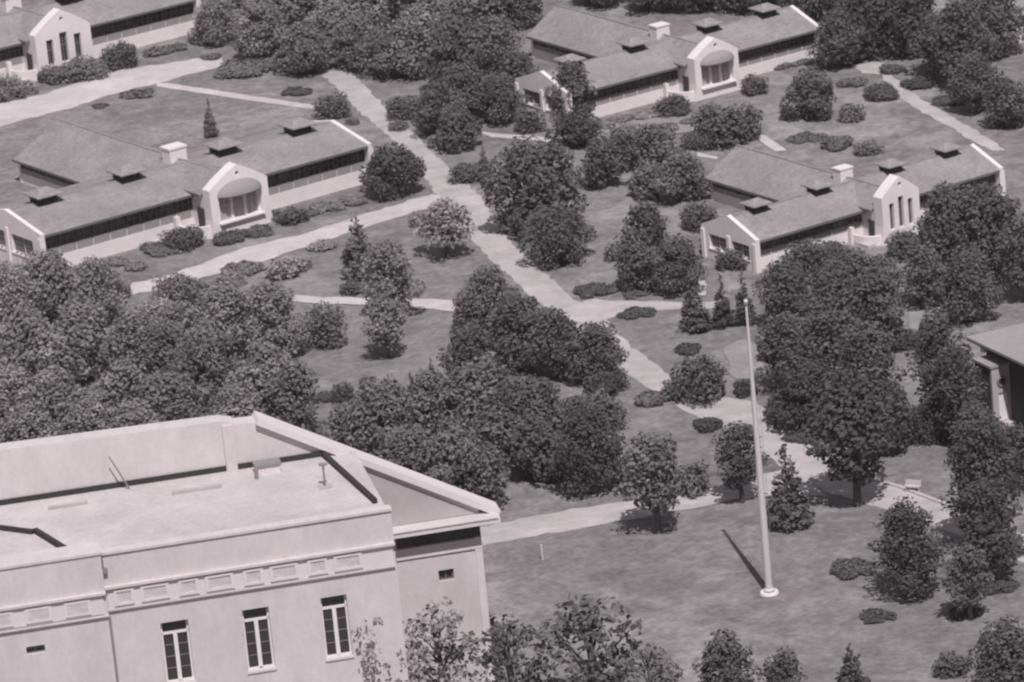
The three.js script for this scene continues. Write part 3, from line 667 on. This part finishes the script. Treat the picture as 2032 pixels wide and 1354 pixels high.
// ---------- building at the right edge, shade put into its dark walls ----------
{
  const o = thing('house', 'dark-walled building with a pale hipped roof, cut off by the right edge', 'house', [HOUSE[0], 0, HOUSE[1]], 0.42);
  const W = 14, D = 8, H = 6.1, ov = 1.2, T = 0.35;
  part('side_wall', box(T, H, D - 0.02, T / 2, 0, -D / 2), M.darkWoodAndShade, o);  // wall turned from the sun, its shade painted as dark colour
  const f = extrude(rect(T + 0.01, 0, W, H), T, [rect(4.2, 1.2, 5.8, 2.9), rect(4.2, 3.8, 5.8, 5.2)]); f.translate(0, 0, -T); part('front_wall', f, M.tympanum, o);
  part('rear_wall', box(W, H, T, W / 2, 0, -D - T / 2), M.darkWoodAndShade, o); part('end_wall', box(T, H, D - T - 0.02, W - T / 2, 0, -D / 2 - T / 2), M.darkWoodAndShade, o);
  windowUnit(1.6, 1.7, o, 5, 1.2, -0.2, 0, M.frame); windowUnit(1.6, 1.4, o, 5, 3.8, -0.2, 0, M.frame);
  const a = -ov, b = W + ov, c = ov, e = -D - ov, top = H + 1.9, r0 = [D / 2, top, -D / 2], r1 = [W - D / 2, top, -D / 2], t = 0.2;
  part('roof_slope', slab([a, H, c], [b, H, c], r1, r0, t), M.paleRoof, o); part('roof_slope', slab([b, H, e], [a, H, e], r0, r1, t), M.paleRoof, o);
  part('roof_slope', slab([a, H, e], [a, H, c], r0, [r0[0], r0[1], r0[2] - 0.001], t), M.paleRoof, o); part('roof_slope', slab([b, H, c], [b, H, e], r1, [r1[0], r1[1], r1[2] + 0.001], t), M.paleRoof, o);
  part('soffit', box(W + 2 * ov - 0.1, 0.06, D + 2 * ov - 0.1, W / 2, H - 0.3, -D / 2), M.darkWoodAndShade, o);
  // entrance bay on the near side
  const bw = part('bay_front', extrude(rect(-1.6, 0, -0.02, 4.7), 0.25, [rect(-1.1, 0.4, -0.3, 2.6)]).translate(0, 0, -5.2), M.tympanum, o);
  part('bay_side', box(0.25, 4.7, 2.2, -1.48, 0, -6.32), M.darkWoodAndShade, o); part('bay_roof', box(1.9, 0.18, 2.7, -0.78, 4.71, -6.2), M.paleRoof, o);  // bay side darkened in colour to read as shaded
  const d = part('door', box(0.8, 2.2, 0.1, -0.7, 0.4, -5.12), M.white, o); part('door_knob', new THREE.SphereGeometry(0.05, 10, 8).translate(-0.4, 1.4, -5.04), M.metal, d);
  part('round_window', new THREE.TorusGeometry(0.36, 0.1, 10, 24).translate(-0.75, 3.5, -4.93), M.darkFrame, o); part('pane', new THREE.CylinderGeometry(0.36, 0.36, 0.04, 20).rotateX(Math.PI / 2).translate(-0.75, 3.5, -4.92), M.glass, o);
  part('step', box(1.4, 0.3, 0.7, -0.75, 0, -4.6), M.walk, o);
  const ln = part('lantern', box(0.4, 0.5, 0.4, -0.6, H - 0.95, -7.6), M.white, o); part('lantern_bracket', box(0.5, 0.08, 0.08, -0.2, H - 0.4, -7.6), M.metal, ln);
}
// ---------- white outbuilding, upper right edge ----------
{
  const o = thing('outbuilding', 'low white outbuilding on the upper right edge among trees', 'outbuilding', [OUTB[0], 0, OUTB[1]], 0.57);
  windowRun(o, 0, 0, 11, 0, 1.55, 2.5, 6);
  part('end_wall', extrude([[-5, 0], [0.1, 0], [0.1, 2.6], [-2.5, 3.7], [-5, 2.6]], 0.35).rotateY(-Math.PI / 2), M.stucco, o);
  gableRoof(o, 'roof_slope', 'x', -0.3, 11.3, -2.5, 3.2, 3.9, 2.75);
  part('rear_wall', box(11, 2.6, 0.3, 5.5, 0, -5), M.stucco, o);
}
// ---------- flagpole and small things on the lawn ----------
{
  const o = thing('flagpole', 'tall white tapered flagpole standing on the front lawn', 'flagpole', [16.34, 0, 63.48]);
  const H = 21.4, prof = [[0, 0], [0.27, 0], [0.26, 5], [0.2, 12], [0.12, 18], [0.075, H], [0, H]].map(p => new THREE.Vector2(p[0], p[1]));
  const s = new THREE.LatheGeometry(prof, 20); s.translate(0, 0.14, 0); part('shaft', s, M.pole, o);
  part('footing', (() => { const g = new THREE.CylinderGeometry(0.62, 0.7, 0.22, 20); g.translate(0, 0.06, 0); return g; })(), M.white, o);
  part('collar', new THREE.LatheGeometry([[0, 0.17], [0.42, 0.17], [0.38, 0.32], [0.29, 0.42], [0, 0.42]].map(p => new THREE.Vector2(p[0], p[1])), 20), M.pole, o);
  part('finial', new THREE.SphereGeometry(0.16, 16, 12).translate(0, H + 0.24, 0), M.pole, o);
  part('truck', new THREE.CylinderGeometry(0.16, 0.16, 0.12, 16).translate(0, H + 0.08, 0), M.metal, o);
  part('halyard', (() => { const c = new THREE.CatmullRomCurve3([[0.42, 1.3], [0.4, 7], [0.36, 14], [0.2, H]].map(p => new THREE.Vector3(p[0], p[1], 0.05))); return new THREE.TubeGeometry(c, 16, 0.015, 5); })(), M.rope, o);
  part('cleat', box(0.16, 0.3, 0.08, 0.33, 1.15, 0.05), M.metal, o);
  const a = thing('marker_post', 'thin pale post standing on the lawn right of the hall', 'post', [0.7, 0, 52.42]);
  part('post', box(0.13, 1.1, 0.13), M.frame, a); part('cap', box(0.18, 0.06, 0.18, 0, 1.1), M.frame, a);
  const b = thing('bench', 'small pale bench beside the kerb of the road', 'bench', [28.4, 0, 45.5], -0.4);
  part('seat', box(1.2, 0.08, 0.42, 0, 0.42), M.frame, b); part('backrest', box(1.2, 0.3, 0.06, 0, 0.55, -0.2), M.frame, b);
  for (const x of [-0.5, 0.5]) for (const z of [-0.15, 0.15]) part('leg', box(0.07, 0.42, 0.07, x, 0, z), M.frame, b);
}

// ---------- trees and shrubs ----------
function leafCloud(lobes, n, size, seed, flat = 0.5) {
  const r = rng(seed), pos = [], nor = [], col = [], idx = [];
  const tot = lobes.reduce((s, l) => s + l.r * l.r * (l.k ?? 1), 0);
  const N = new THREE.Vector3(), T = new THREE.Vector3(), B = new THREE.Vector3(), C = new THREE.Vector3(), Q = new THREE.Vector3();
  for (const l of lobes) {
    const m = Math.max(6, Math.round(n * l.r * l.r * (l.k ?? 1) / tot)), tone = 0.82 + 0.36 * r();
    for (let i = 0; i < m; i++) {
      const u = r() * 2 - 1, a = r() * 6.283, s = Math.sqrt(1 - u * u); N.set(s * Math.cos(a), u, s * Math.sin(a));
      const d = r() < 0.2 ? 0.45 + 0.4 * r() : 0.78 + 0.34 * r();
      C.set(l.x + N.x * l.r * d, l.y + N.y * (l.ry ?? l.r) * d, l.z + N.z * l.r * d);
      if (C.y < 0.01) continue;
      Q.set(r() - 0.5, r() - 0.5, r() - 0.5).multiplyScalar(2 * flat); N.multiplyScalar(0.8).add(Q); N.y += 0.25; N.normalize();
      T.set(r() - 0.5, r() - 0.5, r() - 0.5).cross(N).normalize(); B.crossVectors(N, T);
      const w = size * (0.55 + 0.9 * r()), h = w * (0.5 + 0.4 * r()), b = pos.length / 3, v = tone * (0.72 + 0.56 * r());
      for (const [x, y] of [[-1, 0], [0, -1], [1, 0], [0, 1]]) { pos.push(C.x + T.x * x * w + B.x * y * h, C.y + T.y * x * w + B.y * y * h, C.z + T.z * x * w + B.z * y * h); nor.push(N.x, N.y, N.z); col.push(v, v, v); }
      idx.push(b, b + 1, b + 2, b, b + 2, b + 3);
    }
  }
  const g = new THREE.BufferGeometry();
  g.setAttribute('position', new THREE.Float32BufferAttribute(pos, 3)); g.setAttribute('normal', new THREE.Float32BufferAttribute(nor, 3)); g.setAttribute('color', new THREE.Float32BufferAttribute(col, 3)); g.setIndex(idx); return g;
}
function limb(a, b, r0, r1, seg = 6) {
  const A = new THREE.Vector3(...a), D = new THREE.Vector3(...b).sub(A), L = D.length(), g = new THREE.CylinderGeometry(r1, r0, L, seg, 1);
  g.translate(0, L / 2, 0); g.applyQuaternion(new THREE.Quaternion().setFromUnitVectors(new THREE.Vector3(0, 1, 0), D.normalize())); g.translate(...a); return g;
}
function makeVariant(type, seed, rich, A) {                       // crown radius 1, height A
  const r = rng(seed * 7919 + 13), lobes = [], limbs = [];
  if (type === 'c') {
    const tiers = Math.round(6 + A * 2.2);
    for (let t = 0; t < tiers; t++) { const f = t / tiers, R = Math.pow(1 - f, 0.85) * 0.86 + 0.08, m = Math.max(2, Math.round(8 * R)); for (let i = 0; i < m; i++) { const a = r() * 6.28, d = 0.5 + 0.3 * r(); lobes.push({ x: Math.cos(a) * R * d, y: A * (0.1 + 0.85 * f + (r() - 0.5) * 0.04), z: Math.sin(a) * R * d, r: Math.max(0.15, R * 0.42), ry: 0.17 }); } }
    lobes.push({ x: 0, y: A * 0.97, z: 0, r: 0.1, ry: 0.2 });
    limbs.push(limb([0, -0.04, 0], [0, A * 0.95, 0], 0.09, 0.015, 8));
    return { crown: leafCloud(lobes, 2200, 0.1, seed, 0.7), trunk: merge(limbs) };
  }
  if (type === 'b' || type === 'f') {
    const n = 10 + Math.floor(r() * 5);
    for (let i = 0; i < n; i++) { const a = i * 2.4 + r(), d = 0.66 * Math.sqrt((i + 0.3) / n), R = 0.24 + 0.2 * r(), top = A * (0.9 - 0.5 * d * d) * (0.75 + 0.3 * r()); const k = Math.max(1, Math.round(top / 0.5)); for (let q = 0; q < k; q++) { const y = (q + 0.6) / k * top * 0.8; lobes.push({ x: Math.cos(a) * d * (1 + 0.1 * r()), y, z: Math.sin(a) * d * (1 + 0.1 * r()), r: R * (0.9 + 0.3 * r()), ry: Math.min(R, top * 0.45) }); } }
    for (let i = 0; i < 5; i++) { const a = i * 1.26; limbs.push(limb([0.05 * Math.cos(a), -0.03, 0.05 * Math.sin(a)], [0.35 * Math.cos(a), A * 0.6, 0.35 * Math.sin(a)], 0.03, 0.012)); }
    return { crown: leafCloud(lobes, rich ? 3600 : 1500, rich ? 0.062 : 0.09, seed, 0.7), trunk: merge(limbs) };
  }
  const sparse = type === 's', tall = type === 't', y0 = A * (tall ? 0.22 : sparse ? 0.2 : 0.08), H = A - y0;
  const n = Math.round((sparse ? 9 : 11) * (0.6 + H * 0.7)), cy = y0 + H / 2;
  limbs.push(limb([0, -0.05, 0], [0.03, y0 + H * 0.35, 0.02], tall ? 0.09 : 0.12, 0.06, 8), limb([0.03, y0 + H * 0.33, 0.02], [-0.03, y0 + H * 0.8, 0.05], 0.06, 0.02, 6));
  for (let i = 0; i < n; i++) {
    const f = (i + 0.5) / n, a = i * 2.399 + r() * 1.1, prof = Math.pow(Math.sin(Math.PI * Math.min(1, 0.12 + 0.8 * f)), 0.6) * (1.06 - 0.22 * f);
    const R = (sparse ? 0.18 : 0.26) + 0.2 * r(), d = Math.max(0, prof * (0.55 + 0.5 * r()) - R * 0.55);
    const l = { x: Math.cos(a) * d, y: y0 + H * (0.06 + 0.84 * f) + (r() - 0.5) * 0.2, z: Math.sin(a) * d, r: R, ry: R * (0.7 + 0.3 * r()) }; lobes.push(l);
    if (i % 3 === 0 || sparse) limbs.push(limb([0, Math.max(y0 * 0.7, l.y - 0.5 * (0.6 + r())), 0], [l.x * 0.95, l.y, l.z * 0.95], 0.03, 0.01, 5));
  }
  if (!sparse) for (let q = 0; q < 3; q++) lobes.push({ x: 0.1 * (r() - 0.5), y: y0 + H * (0.28 + 0.22 * q), z: 0.1 * (r() - 0.5), r: 0.5, ry: H * 0.2, k: 0.5 });
  const N = sparse ? 1000 : rich ? 6200 : 3000, S = sparse ? 0.06 : rich ? 0.05 : 0.068;
  return { crown: leafCloud(lobes, N, S, seed, sparse ? 1.0 : 0.8), trunk: merge(limbs) };
}
const variants = new Map();
const BUCKETS = [0.5, 0.8, 1.2, 1.6, 2.1, 2.7, 3.4, 4.4, 6];
function variant(type, k, rich, A) { const key = type + k + (rich ? 'R' : '') + A; if (!variants.has(key)) variants.set(key, makeVariant(type, k * 31 + type.charCodeAt(0) + (rich ? 997 : 0) + Math.round(A * 50), rich, A)); return variants.get(key); }
const KIND = { r: ['leafy_tree', 'tree', 'leafy tree'], t: ['trunked_tree', 'tree', 'open-trunked tree'], s: ['thin_tree', 'tree', 'thin-crowned tree'], c: ['conifer', 'conifer', 'pointed conifer'], b: ['shrub', 'shrub', 'rounded shrub'], f: ['flower_bed', 'flower bed', 'low flower bed'] };
const TONE = ['very dark', 'dark', 'mid-grey', 'pale', 'light'];
const ORD = ['', 'second', 'third', 'fourth', 'fifth', 'sixth', 'seventh', 'eighth', 'ninth', 'tenth', 'eleventh', 'twelfth', 'thirteenth', 'fourteenth', 'fifteenth', 'sixteenth', 'seventeenth', 'eighteenth', 'nineteenth', 'twentieth'];
{
  const count = new Map(), seen = new Map(), rr = rng(4242);
  for (const [g, t] of PLANTS) { const k = g + t; count.set(k, (count.get(k) ?? 0) + 1); }
  PLANTS.forEach(([g, t, x, z, h, r, tone], i) => {
    const key = g + t, n = count.get(key), j = seen.get(key) ?? 0; seen.set(key, j + 1);
    const [name, cat, noun] = KIND[t], place = REGIONS[g];
    const rank = n === 1 ? '' : j === 0 ? 'leftmost ' : j === n - 1 ? 'rightmost ' : `${ORD[j]} `;
    const tail = n === 1 || j === 0 || j === n - 1 ? '' : ' from left';
    const label = n === 1 ? `the only ${noun} ${place}` : tail ? `${rank}${noun} from left, ${place}` : `${rank}${noun} ${place}`;
    const o = thing(name, label, cat, [x, 0, z], rr() * 6.283, `${noun}s ${place}`);
    const rich = (t === 'r' && r > 2.3) || (t === 'b' && r > 1.6) ;
    const asp = h / r, A = BUCKETS.reduce((p, q) => Math.abs(Math.log(q / asp)) < Math.abs(Math.log(p / asp)) ? q : p), v = variant(t, Math.floor(rr() * 4), rich, A), f = 0.92 + 0.16 * rr();
    const K = t === 'r' ? 1.16 : t === 'c' ? 1.3 : 1.1, c = part(t === 'f' ? 'foliage' : 'crown', v.crown, LEAF[tone], o), k = part(t === 'b' || t === 'f' ? 'stems' : 'trunk', v.trunk, M.bark, o);
    for (const m of [c, k]) m.scale.set(r * f * K, h / A, r / f * K);
  });
}
renderer.render(scene, camera);
